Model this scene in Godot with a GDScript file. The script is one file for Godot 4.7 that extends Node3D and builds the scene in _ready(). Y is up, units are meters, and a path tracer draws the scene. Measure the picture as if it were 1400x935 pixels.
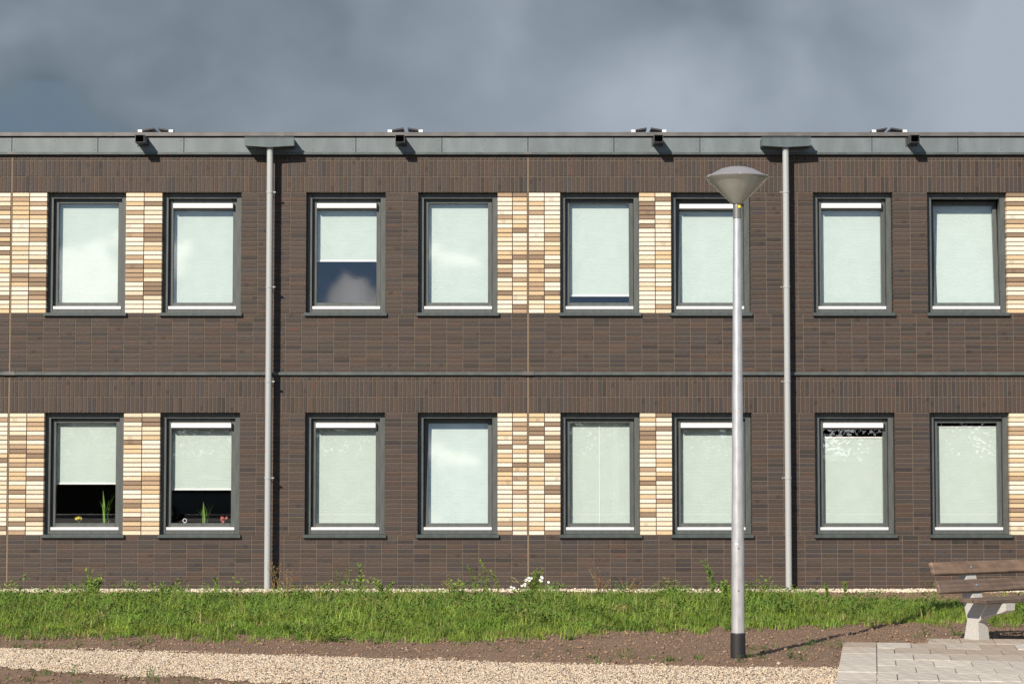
extends Node3D
# A two-storey modular building with dark and cream stacked bricks, seen across grass, bare soil and a gravel path.
# World: facade plane at z = 0 facing +z, ground at y = 0, x to the right, camera 30 m in front.

const COURSE := 0.0617            # stretcher course, brick plus joint
const SOLDIER := 0.222            # soldier course
const MODULE := 7.11              # length of one prefabricated facade module
const JOINT0 := 0.22              # x of the module joint near the middle
const OPEN_W := 1.09              # window opening width
const WALL_L := -9.3
const WALL_R := 9.5
const Z1 := 12 * COURSE                       # bottom of lower window zone
const Z2 := Z1 + 27 * COURSE                  # top of lower window zone
const Z3 := Z2 + 2 * SOLDIER                  # top of lower soldier courses
const Z4 := Z3 + 0.0617                       # top of lower header course
const Z5 := Z4 + 0.058                        # bottom of upper brickwork (band for the trim)
const Z6 := Z5 + 13 * COURSE                  # bottom of upper window zone
const Z7 := Z6 + 27 * COURSE
const Z8 := Z7 + 2 * SOLDIER
const Z9 := Z8 + 0.0617
const WINDOW_X := [-7.86, -5.858, -4.271, -2.285, -0.743, 1.207, 2.733, 4.692, 6.263, 8.34]

var rng := RandomNumberGenerator.new()
var taken := {}
var M := {}

# ---------------------------------------------------------------- mesh collector
class MB:
	var v := PackedVector3Array()
	var n := PackedVector3Array()
	var c := PackedColorArray()
	var col := Color.WHITE
	func tri(a: Vector3, b: Vector3, d: Vector3) -> void:      # counter-clockwise seen from outside
		var m := (b - a).cross(d - a).normalized()
		v.append(a); v.append(d); v.append(b)
		n.append(m); n.append(m); n.append(m)
		c.append(col); c.append(col); c.append(col)
	func tri_n(a: Vector3, b: Vector3, d: Vector3, na: Vector3, nb: Vector3, nd: Vector3) -> void:
		v.append(a); v.append(d); v.append(b)
		n.append(na); n.append(nd); n.append(nb)
		c.append(col); c.append(col); c.append(col)
	func quad(a: Vector3, b: Vector3, d: Vector3, e: Vector3) -> void:
		tri(a, b, d); tri(a, d, e)
	func quad_n(a: Vector3, b: Vector3, d: Vector3, e: Vector3, na: Vector3, nb: Vector3, nd: Vector3, ne: Vector3) -> void:
		tri_n(a, b, d, na, nb, nd); tri_n(a, d, e, na, nd, ne)
	func hexa(p: Array) -> void:     # p: four bottom corners then four top corners, each counter-clockwise seen from above
		quad(p[3], p[2], p[1], p[0]); quad(p[4], p[5], p[6], p[7])
		for i in 4:
			var j := (i + 1) % 4
			quad(p[i], p[j], p[j + 4], p[i + 4])
	func box(lo: Vector3, hi: Vector3) -> void:
		hexa([Vector3(lo.x, lo.y, hi.z), Vector3(hi.x, lo.y, hi.z), Vector3(hi.x, lo.y, lo.z), Vector3(lo.x, lo.y, lo.z),
			Vector3(lo.x, hi.y, hi.z), Vector3(hi.x, hi.y, hi.z), Vector3(hi.x, hi.y, lo.z), Vector3(lo.x, hi.y, lo.z)])
	func face_box(lo: Vector3, hi: Vector3, k: float, blot := -1.0, tone := 1.0) -> void:   # a box whose +z face has chamfered edges
		var a := [Vector3(lo.x, lo.y, hi.z - k), Vector3(hi.x, lo.y, hi.z - k), Vector3(hi.x, hi.y, hi.z - k), Vector3(lo.x, hi.y, hi.z - k)]
		var b := [Vector3(lo.x + k, lo.y + k, hi.z), Vector3(hi.x - k, lo.y + k, hi.z), Vector3(hi.x - k, hi.y - k, hi.z), Vector3(lo.x + k, hi.y - k, hi.z)]
		var d := [Vector3(lo.x, lo.y, lo.z), Vector3(hi.x, lo.y, lo.z), Vector3(hi.x, hi.y, lo.z), Vector3(lo.x, hi.y, lo.z)]
		if blot < 0.0: quad(b[0], b[1], b[2], b[3])
		else:          # a scorched or reddish patch across part of the face
			var was := col
			var tall := hi.y - lo.y > hi.x - lo.x
			var e0 := 0.0
			for cut in [[blot, 1.0], [minf(blot + 0.3, 1.0), tone], [1.0, 1.0]]:
				col = was * cut[1]
				if tone > 1.0 and cut[1] > 1.0: col = Color(was.r * 1.35, was.g * 0.98, was.b * 0.85)
				var e1: float = cut[0]
				if e1 > e0:
					if tall: quad(b[0].lerp(b[3], e0), b[1].lerp(b[2], e0), b[1].lerp(b[2], e1), b[0].lerp(b[3], e1))
					else: quad(b[0].lerp(b[1], e0), b[0].lerp(b[1], e1), b[3].lerp(b[2], e1), b[3].lerp(b[2], e0))
				e0 = e1
			col = was
		for i in 4:
			var j := (i + 1) % 4
			quad(a[i], a[j], b[j], b[i])
			quad(d[i], d[j], a[j], a[i])
	func round_box(lo: Vector3, hi: Vector3, k: float) -> void:  # chamfered on every edge
		var m := (lo + hi) / 2
		var h := (hi - lo) / 2
		for ax in 3:
			for s in [-1.0, 1.0]:
				var u := (ax + 1) % 3
				var w := (ax + 2) % 3
				var q := []
				for t in [[-1, -1], [1, -1], [1, 1], [-1, 1]]:
					var p := Vector3.ZERO
					p[ax] = s * h[ax]; p[u] = t[0] * (h[u] - k); p[w] = t[1] * (h[w] - k)
					q.append(m + p)
				if s > 0: quad(q[0], q[1], q[2], q[3])
				else: quad(q[3], q[2], q[1], q[0])
		for ax in 3:
			var u := (ax + 1) % 3
			var w := (ax + 2) % 3
			for su in [-1.0, 1.0]:
				for sw in [-1.0, 1.0]:
					var q := []
					for t in [[-1, 0], [1, 0], [1, 1], [-1, 1]]:
						var p := Vector3.ZERO
						p[ax] = t[0] * (h[ax] - k)
						p[u] = su * (h[u] - (0.0 if t[1] == 0 else k)); p[w] = sw * (h[w] - (k if t[1] == 0 else 0.0))
						q.append(m + p)
					if su * sw > 0: quad(q[0], q[1], q[2], q[3])
					else: quad(q[3], q[2], q[1], q[0])
		for sx in [-1.0, 1.0]:
			for sy in [-1.0, 1.0]:
				for sz in [-1.0, 1.0]:
					var a := m + Vector3(sx * h.x, sy * (h.y - k), sz * (h.z - k))
					var b := m + Vector3(sx * (h.x - k), sy * h.y, sz * (h.z - k))
					var d := m + Vector3(sx * (h.x - k), sy * (h.y - k), sz * h.z)
					if sx * sy * sz > 0: tri(a, b, d)
					else: tri(a, d, b)
	func tube(a: Vector3, b: Vector3, ra: float, rb: float, seg := 10, caps := true) -> void:
		var d := (b - a).normalized()
		var s := d.cross(Vector3(1, 0, 0) if absf(d.x) < 0.8 else Vector3(0, 1, 0)).normalized()
		var t := d.cross(s)
		for i in seg:
			var p := TAU * i / seg
			var q := TAU * (i + 1) / seg
			var u := s * cos(p) + t * sin(p)
			var w := s * cos(q) + t * sin(q)
			quad_n(a + u * ra, a + w * ra, b + w * rb, b + u * rb, u, w, w, u)
			if caps:
				tri(a, a + w * ra, a + u * ra)
				tri(b, b + u * rb, b + w * rb)
	func lathe(prof: Array, at: Vector3, seg := 40, smooth := true) -> void:   # prof: Vector2(radius, height), upwards on the outside
		for k in prof.size() - 1:
			var p0: Vector2 = prof[k]
			var p1: Vector2 = prof[k + 1]
			var e := (p1 - p0).normalized()
			var nn := Vector2(e.y, -e.x)
			for i in seg:
				var a := TAU * i / seg
				var b := TAU * (i + 1) / seg
				var ua := Vector3(cos(a), 0, -sin(a))
				var ub := Vector3(cos(b), 0, -sin(b))
				var na := (ua * nn.x + Vector3.UP * nn.y)
				var nb := (ub * nn.x + Vector3.UP * nn.y)
				if not smooth:
					na = ((ua + ub).normalized() * nn.x + Vector3.UP * nn.y); nb = na
				var y0 := Vector3.UP * p0.y
				var y1 := Vector3.UP * p1.y
				if p0.x < 1e-5: tri_n(at + y0, at + ub * p1.x + y1, at + ua * p1.x + y1, nn.y * Vector3.UP, nb, na)
				elif p1.x < 1e-5: tri_n(at + ua * p0.x + y0, at + ub * p0.x + y0, at + y1, na, nb, nn.y * Vector3.UP)
				else: quad_n(at + ua * p0.x + y0, at + ub * p0.x + y0, at + ub * p1.x + y1, at + ua * p1.x + y1, na, nb, nb, na)
	func leaf(at: Vector3, dir: Vector3, side: Vector3, long: float, wide: float, fold := 0.25) -> void:
		var up := dir.cross(side).normalized() * wide * fold
		var l := at + dir * long * 0.45 - side * wide * 0.5 + up
		var r := at + dir * long * 0.45 + side * wide * 0.5 + up
		var e := at + dir * long
		tri(at, r, e); tri(at, e, l)
	func mesh() -> ArrayMesh:
		var a := []
		a.resize(Mesh.ARRAY_MAX)
		a[Mesh.ARRAY_VERTEX] = v; a[Mesh.ARRAY_NORMAL] = n; a[Mesh.ARRAY_COLOR] = c
		var m := ArrayMesh.new()
		m.add_surface_from_arrays(Mesh.PRIMITIVE_TRIANGLES, a)
		return m

# ---------------------------------------------------------------- naming
func numbered(called: String) -> String:
	if not taken.has(called):
		taken[called] = 0
		return called
	taken[called] += 1
	return "%s_%03d" % [called, taken[called]]

func obj(called: String, mb, material: Material, parent: Node = null) -> MeshInstance3D:
	var o := MeshInstance3D.new()
	o.mesh = mb.mesh() if mb is MB else mb
	o.material_override = material
	if parent == null:
		o.name = numbered(called); add_child(o)
	else:
		o.name = called; parent.add_child(o, true)
	return o

func base(called: String, at := Vector3.ZERO, turn := 0.0, parent: Node = null) -> Node3D:
	var o := Node3D.new()
	if parent == null:
		o.name = numbered(called); add_child(o)
	else:
		o.name = called; parent.add_child(o, true)
	o.position = at; o.rotation.y = turn
	return o

func tag(o: Node, label: String, category: String, group := "") -> void:
	o.set_meta("label", label); o.set_meta("category", category)
	if group != "": o.set_meta("group", group)

func kind(o: Node, k: String) -> void:
	o.set_meta("kind", k)

func scatter(called: String, mesh: Mesh, material: Material, buf: PackedFloat32Array, parent: Node = null) -> MultiMeshInstance3D:
	var mm := MultiMesh.new()
	mm.transform_format = MultiMesh.TRANSFORM_3D
	mm.use_colors = true
	mm.mesh = mesh
	mm.instance_count = buf.size() / 16
	mm.buffer = buf
	var o := MultiMeshInstance3D.new()
	o.multimesh = mm
	o.material_override = material
	if parent == null:
		o.name = numbered(called); add_child(o)
	else:
		o.name = called; parent.add_child(o, true)
	return o

func put(buf: PackedFloat32Array, b: Basis, p: Vector3, c: Color) -> void:
	for f in [b.x.x, b.y.x, b.z.x, p.x, b.x.y, b.y.y, b.z.y, p.y, b.x.z, b.y.z, b.z.z, p.z, c.r, c.g, c.b, 1.0]:
		buf.append(f)

# ---------------------------------------------------------------- materials
func noise_texture(seed_: int, freq: float, lo: float, hi: float, size := 256, stretch := Vector2.ONE, octaves := 4) -> ImageTexture:
	var f := FastNoiseLite.new()
	f.seed = seed_; f.frequency = freq; f.noise_type = FastNoiseLite.TYPE_SIMPLEX_SMOOTH
	f.fractal_octaves = octaves
	var src := f.get_seamless_image(int(size / stretch.x), int(size / stretch.y))
	src.resize(size, size, Image.INTERPOLATE_CUBIC)
	var im := Image.create(size, size, false, Image.FORMAT_RGB8)
	for y in size:
		for x in size:
			var t: float = lerpf(lo, hi, src.get_pixel(x, y).r)
			im.set_pixel(x, y, Color(t, t, t))
	im.generate_mipmaps()
	return ImageTexture.create_from_image(im)

func mat(c: Color, rough := 0.8, metal := 0.0, tex: Texture2D = null, scale := 1.0) -> StandardMaterial3D:
	var m := StandardMaterial3D.new()
	m.albedo_color = c.linear_to_srgb()
	m.roughness = rough; m.metallic = metal
	if tex:
		m.albedo_texture = tex
		m.uv1_triplanar = true; m.uv1_world_triplanar = true
		m.uv1_scale = Vector3.ONE * scale
	return m

func vc(rough := 0.85, tex: Texture2D = null, scale := 1.0) -> StandardMaterial3D:
	var m := mat(Color.WHITE, rough, 0.0, tex, scale)
	m.vertex_color_use_as_albedo = true
	return m

func make_materials() -> void:
	var grain := noise_texture(3, 0.03, 0.62, 1.0)
	var fine := noise_texture(5, 0.09, 0.72, 1.0)
	var soft := noise_texture(8, 0.012, 0.8, 1.0)
	var streak := noise_texture(9, 0.02, 0.86, 1.0, 256, Vector2(1, 4))
	var grit := noise_texture(12, 0.2, 0.55, 1.0, 512)
	var wood := noise_texture(21, 0.03, 0.5, 1.0, 256, Vector2(8, 1))
	M.brick = vc(0.72, grain, 5.0)
	M.cream = vc(0.8, noise_texture(4, 0.03, 0.78, 1.0), 6.0)
	M.mortar = mat(Color(0.185, 0.145, 0.112), 0.95, 0.0, fine, 4.0)
	M.dark_mortar = mat(Color(0.085, 0.06, 0.055), 0.95, 0.0, fine, 4.0)
	M.sealant = mat(Color(0.27, 0.20, 0.125), 0.8, 0.0, fine, 3.0)
	M.fascia = vc(0.5, streak, 0.7)
	M.fascia_back = mat(Color(0.03, 0.03, 0.03), 0.9)
	M.cap = mat(Color(0.145, 0.140, 0.138), 0.45, 0.2, streak, 0.8)
	M.trim = mat(Color(0.095, 0.115, 0.118), 0.45, 0.1, streak, 1.0)
	M.frame = mat(Color(0.088, 0.099, 0.096), 0.42, 0.0, streak, 2.0)
	M.sill = mat(Color(0.075, 0.092, 0.092), 0.4, 0.1, streak, 1.5)
	M.white = mat(Color(0.82, 0.82, 0.84), 0.4)
	M.gasket = mat(Color(0.012, 0.012, 0.012), 0.7)
	M.alu = mat(Color(0.80, 0.80, 0.82), 0.35, 0.3)
	M.glass = StandardMaterial3D.new()
	M.glass.transparency = BaseMaterial3D.TRANSPARENCY_ALPHA
	M.glass.albedo_color = Color(0.05, 0.06, 0.055, 0.004)
	M.glass.roughness = 0.0
	M.glass.metallic_specular = 0.5
	M.blind = mat(Color(0.545, 0.65, 0.615), 0.9, 0.0, noise_texture(31, 0.012, 0.97, 1.0), 1.2)
	M.blind.backlight_enabled = true
	M.blind.backlight = Color(0.3, 0.3, 0.3)
	M.rail = mat(Color(0.85, 0.87, 0.85), 0.5)
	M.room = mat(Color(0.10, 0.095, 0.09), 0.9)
	M.pipe = mat(Color(0.345, 0.365, 0.37), 0.5)
	M.hopper = mat(Color(0.105, 0.138, 0.147), 0.45, 0.1, streak, 1.2)
	M.spout = mat(Color(0.05, 0.052, 0.055), 0.5)
	M.roof = mat(Color(0.06, 0.06, 0.06), 0.95)
	M.solar = mat(Color(0.05, 0.05, 0.06), 0.35)
	M.pole = mat(Color(0.80, 0.80, 0.81), 0.33, 0.7, streak, 3.0)
	M.rubber = mat(Color(0.022, 0.022, 0.024), 0.6, 0.0, fine, 6.0)
	M.collar = mat(Color(0.20, 0.20, 0.20), 0.45, 0.5)
	M.lamp_cap = mat(Color(0.27, 0.26, 0.28), 0.4, 0.2)
	M.diffuser = StandardMaterial3D.new()
	M.diffuser.albedo_color = Color(0.72, 0.72, 0.68, 0.4)
	M.diffuser.transparency = BaseMaterial3D.TRANSPARENCY_ALPHA
	M.diffuser.roughness = 0.12
	M.reflector = mat(Color(0.58, 0.58, 0.55), 0.55, 0.0, soft, 2.0)
	M.yellow = mat(Color(0.75, 0.55, 0.0), 0.5)
	M.bolt = mat(Color(0.35, 0.5, 0.62), 0.3, 0.6)
	M.concrete = mat(Color(0.56, 0.55, 0.52), 0.9, 0.0, fine, 3.0)
	M.wood = vc(0.85, wood, 2.2)
	M.soil = vc(0.97, grit, 2.3)
	M.path = vc(0.95, grit, 3.0)
	M.stone = vc(0.85)
	M.paver = vc(0.88, soft, 3.0)
	M.leaf = vc(0.6)
	M.leaf.backlight_enabled = true
	M.leaf.backlight = Color(0.45, 0.5, 0.2)
	M.stem = vc(0.7)
	M.petal = mat(Color(0.85, 0.85, 0.82), 0.7)
	M.pot = mat(Color(0.30, 0.14, 0.08), 0.8)
	M.asphalt = mat(Color(0.06, 0.06, 0.062), 0.9, 0.0, grit, 0.5)
	M.slab = mat(Color(0.42, 0.41, 0.39), 0.9, 0.0, grain, 0.8)
	M.bark = mat(Color(0.09, 0.07, 0.05), 0.95, 0.0, grain, 2.0)
	M.car = mat(Color(0.10, 0.12, 0.14), 0.3)
	M.car.clearcoat_enabled = true
	M.tyre = mat(Color(0.02, 0.02, 0.02), 0.8)
	M.dark_glass = mat(Color(0.015, 0.018, 0.02), 0.05)

# ---------------------------------------------------------------- sky
func make_sky() -> ImageTexture:
	var w := 3072
	var h := 1536
	var im := Image.create(w, h, false, Image.FORMAT_RGBF)
	var a := FastNoiseLite.new()
	a.seed = 11; a.noise_type = FastNoiseLite.TYPE_SIMPLEX_SMOOTH; a.frequency = 4.6; a.fractal_octaves = 5; a.fractal_gain = 0.45
	var b := FastNoiseLite.new()
	b.seed = 29; b.noise_type = FastNoiseLite.TYPE_SIMPLEX_SMOOTH; b.frequency = 16.0; b.fractal_octaves = 5
	var sunward := Vector3(-0.447, 0, 0.894)
	for y in h:
		var th := PI * (y + 0.5) / h
		var up := cos(th)
		var flat := sin(th)
		if up < -0.06:
			im.fill_rect(Rect2i(0, y, w, h - y), Color(0.10, 0.10, 0.09))
			break
		for x in w:
			var az := TAU * (x + 0.5) / w
			var d := Vector3(sin(az) * flat, up, -cos(az) * flat)
			var warp := Vector3(a.get_noise_3d(d.x + 7.0, d.y, d.z), a.get_noise_3d(d.x, d.y + 5.0, d.z), 0.0) * 0.05
			var q := d + warp
			var n := a.get_noise_3dv(q)
			var m := b.get_noise_3dv(q)
			# a dark shower cloud, ragged and uneven, thicker towards the west
			var k := clampf(0.53 + 0.8 * n + 0.15 * m + 1.35 * d.x, 0.0, 1.0)
			var storm := Color(0.085, 0.118, 0.145).lerp(Color(0.305, 0.35, 0.405), k)
			# broken sky with cumulus low over the horizon, where the sun stands
			var blue := Color(0.06, 0.12, 0.26).lerp(Color(0.29, 0.44, 0.68), pow(clampf(1.0 - up, 0, 1), 4.0))
			var cover := smoothstep(0.0, 0.011, 0.092 + 0.04 * n + 0.06 * m - up)
			cover = maxf(cover, smoothstep(0.2, 0.6, n + 0.35 * m) * 0.45)
			var fair := blue.lerp(Color(0.95, 0.96, 1.0) * clampf(1.0 + 1.1 * m + 0.5 * n, 0.45, 1.6), cover)
			var t := smoothstep(-0.12, 0.6, d.dot(sunward) + 0.2 * n)
			im.set_pixel(x, y, storm.lerp(fair, t))
	return ImageTexture.create_from_image(im)

# ---------------------------------------------------------------- ready
func _ready() -> void:
	rng.seed = 20240611
	var cam := Camera3D.new()
	cam.name = "camera"
	add_child(cam)
	cam.position = Vector3(0, 1.6, 30)
	cam.rotation_degrees.x = 3.395
	cam.fov = 17.72
	cam.near = 0.1; cam.far = 2000.0
	cam.current = true
	var env := Environment.new()
	env.background_mode = Environment.BG_SKY
	var sm := PanoramaSkyMaterial.new()
	sm.panorama = make_sky()
	env.sky = Sky.new()
	env.sky.sky_material = sm
	env.tonemap_mode = Environment.TONE_MAPPER_LINEAR
	env.tonemap_exposure = 1.28
	env.sdfgi_enabled = true; env.ssao_enabled = true; env.ssil_enabled = true
	var we := WorldEnvironment.new()
	we.name = "world_environment"
	we.environment = env
	add_child(we)
	var sun := DirectionalLight3D.new()
	sun.name = "sun"
	sun.light_color = Color(1.0, 0.955, 0.89)
	sun.light_energy = 1.6
	sun.light_angular_distance = 0.5
	sun.shadow_enabled = true
	add_child(sun)
	sun.look_at_from_position(Vector3(-0.5, 0.68, 1.0) * 50, Vector3.ZERO)
	make_materials()
	make_ground()
	make_building()
	make_roof_panels()
	make_lamp()
	make_bench()
	make_window_plants()
	make_grass()
	make_weeds()
	make_beyond()

# ---------------------------------------------------------------- ground
func line_z(pts: Array, x: float) -> float:
	if x <= pts[0].x: return pts[0].y + (pts[1].y - pts[0].y) / (pts[1].x - pts[0].x) * (x - pts[0].x)
	for i in pts.size() - 1:
		if x <= pts[i + 1].x:
			return lerpf(pts[i].y, pts[i + 1].y, (x - pts[i].x) / (pts[i + 1].x - pts[i].x))
	var e: int = pts.size() - 1
	return pts[e].y + (pts[e].y - pts[e - 1].y) / (pts[e].x - pts[e - 1].x) * (x - pts[e].x)

const PATH_FAR := [Vector2(-4.67, 10.0), Vector2(-2.26, 10.65), Vector2(0.0, 11.5), Vector2(1.81, 11.9), Vector2(2.9, 12.0)]
const PATH_NEAR := [Vector2(-4.15, 12.15), Vector2(-1.96, 13.16), Vector2(-1.3, 13.5), Vector2(0.2, 14.1), Vector2(2.9, 14.9)]
const GRASS_NEAR := [Vector2(-5.06, 8.35), Vector2(-3.94, 8.45), Vector2(-2.48, 8.7), Vector2(-1.05, 8.95), Vector2(0.0, 8.95), Vector2(1.1, 8.1), Vector2(2.25, 7.5), Vector2(3.05, 7.25), Vector2(3.87, 6.8), Vector2(5.46, 6.7)]
const GRASS_FAR := [Vector2(-6.6, 2.5), Vector2(0.0, 2.3), Vector2(3.5, 2.5), Vector2(4.6, 3.4), Vector2(5.6, 4.6), Vector2(6.6, 4.2)]

var soil_noise := FastNoiseLite.new()
var edge_noise := FastNoiseLite.new()

func on_path(x: float, z: float) -> bool:
	return x < 2.9 and z > line_z(PATH_FAR, x) and z < line_z(PATH_NEAR, x)

func paving_uv(x: float, z: float) -> Vector2:      # distance from the left kerb line and from the far edge of the paving
	var p := Vector2(x - 3.10, z - 9.35)
	return Vector2(p.dot(Vector2(0.9866, 0.163)), p.dot(Vector2(-0.163, 0.9866)))

func on_paving(x: float, z: float) -> bool:
	var u := paving_uv(x, z)
	return u.x > 0 and u.y > -0.2 * clampf(u.x, 0, 3) and u.y < 6.0

func soil_height(x: float, z: float) -> float:
	var h := soil_noise.get_noise_2d(x, z) * 0.016 + soil_noise.get_noise_2d(x * 5.0 + 40.0, z * 5.0) * 0.016 + soil_noise.get_noise_2d(x * 0.3, z * 0.3 + 90.0) * 0.02
	if on_path(x, z): return -0.05
	if on_paving(x, z): return -0.07
	if z > line_z(PATH_NEAR, minf(x, 2.9)): return h * 1.3 + 0.012
	if z < 0.75: return -0.03
	return h

func make_ground() -> void:
	soil_noise.seed = 5; soil_noise.frequency = 1.7; soil_noise.fractal_octaves = 4
	edge_noise.seed = 17; edge_noise.frequency = 0.9; edge_noise.fractal_octaves = 4
	var x0 := -11.0
	var z0 := -0.12
	var step := 0.055
	var nx := 400
	var nz := 300
	var pts := PackedVector3Array()
	var cols := PackedColorArray()
	for j in nz + 1:
		for i in nx + 1:
			var x := x0 + i * step
			var z := z0 + j * step
			pts.append(Vector3(x, soil_height(x, z), z))
			var t := soil_noise.get_noise_2d(x * 2.0 + 9.0, z * 2.0) * 0.5 + soil_noise.get_noise_2d(x * 0.35, z * 0.35 + 30.0) * 0.5
			cols.append(Color(0.33, 0.215, 0.145).lerp(Color(0.24, 0.152, 0.10), clampf(0.5 + t, 0, 1)))
	var norms := PackedVector3Array()
	for j in nz + 1:
		for i in nx + 1:
			var l := pts[j * (nx + 1) + maxi(i - 1, 0)]
			var r := pts[j * (nx + 1) + mini(i + 1, nx)]
			var u := pts[maxi(j - 1, 0) * (nx + 1) + i]
			var d := pts[mini(j + 1, nz) * (nx + 1) + i]
			norms.append((d - u).cross(r - l).normalized())
	var idx := PackedInt32Array()
	for j in nz:
		for i in nx:
			var a := j * (nx + 1) + i
			var b := a + nx + 1
			idx.append_array([a, a + 1, b + 1, a, b + 1, b])
	# the same sheet goes on, level, to the horizon
	var x1 := x0 + nx * step
	var z1 := z0 + nz * step
	var far := 600.0
	for q in [[-far, -far, far, z0], [-far, z1, far, far], [-far, z0, x0, z1], [x1, z0, far, z1]]:
		var s := pts.size()
		for p in [[q[0], q[1]], [q[2], q[1]], [q[2], q[3]], [q[0], q[3]]]:
			pts.append(Vector3(p[0], -0.03, p[1])); norms.append(Vector3.UP); cols.append(Color(0.10, 0.12, 0.045))
		idx.append_array([s, s + 1, s + 2, s, s + 2, s + 3])
	var arr := []
	arr.resize(Mesh.ARRAY_MAX)
	arr[Mesh.ARRAY_VERTEX] = pts; arr[Mesh.ARRAY_NORMAL] = norms; arr[Mesh.ARRAY_COLOR] = cols; arr[Mesh.ARRAY_INDEX] = idx
	var am := ArrayMesh.new()
	am.add_surface_from_arrays(Mesh.PRIMITIVE_TRIANGLES, arr)
	kind(obj("ground", am, M.soil), "structure")

	# gravel path with its loose stones
	var pm := MB.new()
	var n := 130
	for i in n:
		for k in 8:
			var q := []
			for e in [[0, 1], [1, 1], [1, 0], [0, 0]]:
				var x: float = lerpf(-11.0, 2.9, float(i + e[0]) / n)
				var f: float = line_z(PATH_FAR, x) - 0.06 + edge_noise.get_noise_1d(x * 3.0) * 0.12
				var g: float = line_z(PATH_NEAR, x) + 0.06 + edge_noise.get_noise_1d(x * 3.0 + 50.0) * 0.14
				var z: float = lerpf(f, g, (k + e[1]) / 8.0)
				q.append(Vector3(x, -0.004 + edge_noise.get_noise_2d(x * 4.0, z * 4.0) * 0.006, z))
			pm.col = Color(0.44, 0.36, 0.275) * rng.randf_range(0.93, 1.05)
			pm.quad(q[0], q[1], q[2], q[3])
	var path := obj("gravel_path", pm, M.path)
	kind(path, "structure")
	var stone := pebble(7)
	var buf := PackedFloat32Array()
	var tints := [Color(0.54, 0.44, 0.325), Color(0.47, 0.35, 0.23), Color(0.58, 0.51, 0.42), Color(0.33, 0.26, 0.20), Color(0.54, 0.46, 0.35), Color(0.25, 0.205, 0.17)]
	for i in 74000:
		var x := rng.randf_range(-8.5, 2.95)
		var f := line_z(PATH_FAR, x) - 0.06 + edge_noise.get_noise_1d(x * 3.0) * 0.12
		var g := line_z(PATH_NEAR, x) + 0.06 + edge_noise.get_noise_1d(x * 3.0 + 50.0) * 0.14
		var z := lerpf(f, g, rng.randf())
		if rng.randf() < 0.03: z += rng.randf_range(-0.25, 0.25)
		var s := rng.randf_range(0.006, 0.0125)
		put(buf, Basis.from_euler(Vector3(rng.randf() * 6, rng.randf() * 6, rng.randf() * 6)).scaled(Vector3(s, s * 0.75, s)), Vector3(x, maxf(0.0, soil_height(x, z)) + rng.randf_range(0.0, 0.004), z), tints[rng.randi() % 6] * rng.randf_range(0.98, 1.2))
	var ps := scatter("path_stones", stone, M.stone, buf, path)
	kind(ps, "stuff")

	# strip of pale pebbles along the foot of the wall
	var sm := MB.new()
	for i in 60:
		var xa := lerpf(WALL_L, WALL_R, i / 60.0)
		var xb := lerpf(WALL_L, WALL_R, (i + 1) / 60.0)
		sm.col = Color(0.42, 0.36, 0.28)
		sm.quad(Vector3(xa, -0.012, 0.78), Vector3(xb, -0.012, 0.78), Vector3(xb, -0.012, -0.02), Vector3(xa, -0.012, -0.02))
	var strip := obj("pebble_strip", sm, M.path)
	kind(strip, "structure")
	buf = PackedFloat32Array()
	for i in 17000:
		var x := rng.randf_range(WALL_L, WALL_R)
		var z := rng.randf_range(0.03, 0.72 + edge_noise.get_noise_1d(x * 4.0) * 0.2)
		var s := rng.randf_range(0.011, 0.024)
		put(buf, Basis.from_euler(Vector3(rng.randf() * 6, rng.randf() * 6, rng.randf() * 6)).scaled(Vector3(s, s * 0.8, s)), Vector3(x, rng.randf_range(-0.004, 0.014), z), tints[[0, 2, 2, 4, 2, 3][rng.randi() % 6]] * rng.randf_range(1.05, 1.35))
	kind(scatter("pebbles", stone, M.stone, buf, strip), "stuff")

	# crumbs of soil and a few stones lying on the bare ground
	buf = PackedFloat32Array()
	for i in 70000:
		var x := rng.randf_range(-8.5, 8.0)
		var z := rng.randf_range(0.7, 15.0)
		if on_path(x, z) or (z > line_z(GRASS_FAR, x) + 0.3 and z < line_z(GRASS_NEAR, x) - 0.3): continue
		if on_paving(x, z): continue
		var s := rng.randf_range(0.005, 0.013) * (2.0 if rng.randf() < 0.05 else 1.0)
		var c := Color(0.235, 0.152, 0.10) * rng.randf_range(0.7, 1.15)
		if rng.randf() < 0.008: c = Color(0.45, 0.36, 0.28)
		put(buf, Basis.from_euler(Vector3(rng.randf() * 6, rng.randf() * 6, rng.randf() * 6)).scaled(Vector3(s, s * 0.8, s)), Vector3(x, soil_height(x, z) + s * 0.3, z), c)
	var crumbs := scatter("soil_crumbs", pebble(9), M.stone, buf)
	kind(crumbs, "stuff")
	tag(crumbs, "brown crumbs of earth lying on the bare soil", "soil")
	make_paving()

func pebble(seed_: int) -> ArrayMesh:
	var r := RandomNumberGenerator.new()
	r.seed = seed_
	var p := []
	for d in [Vector3(1, 0, 0), Vector3(-1, 0, 0), Vector3(0, 1, 0), Vector3(0, -1, 0), Vector3(0, 0, 1), Vector3(0, 0, -1)]:
		p.append((d + Vector3(r.randf_range(-0.3, 0.3), r.randf_range(-0.3, 0.3), r.randf_range(-0.3, 0.3))) * r.randf_range(0.85, 1.15))
	var m := MB.new()
	for t in [[0, 2, 4], [4, 2, 1], [1, 2, 5], [5, 2, 0], [4, 3, 0], [1, 3, 4], [5, 3, 1], [0, 3, 5]]:
		m.tri_n(p[t[0]], p[t[1]], p[t[2]], p[t[0]].normalized(), p[t[1]].normalized(), p[t[2]].normalized())
	return m.mesh()

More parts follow.
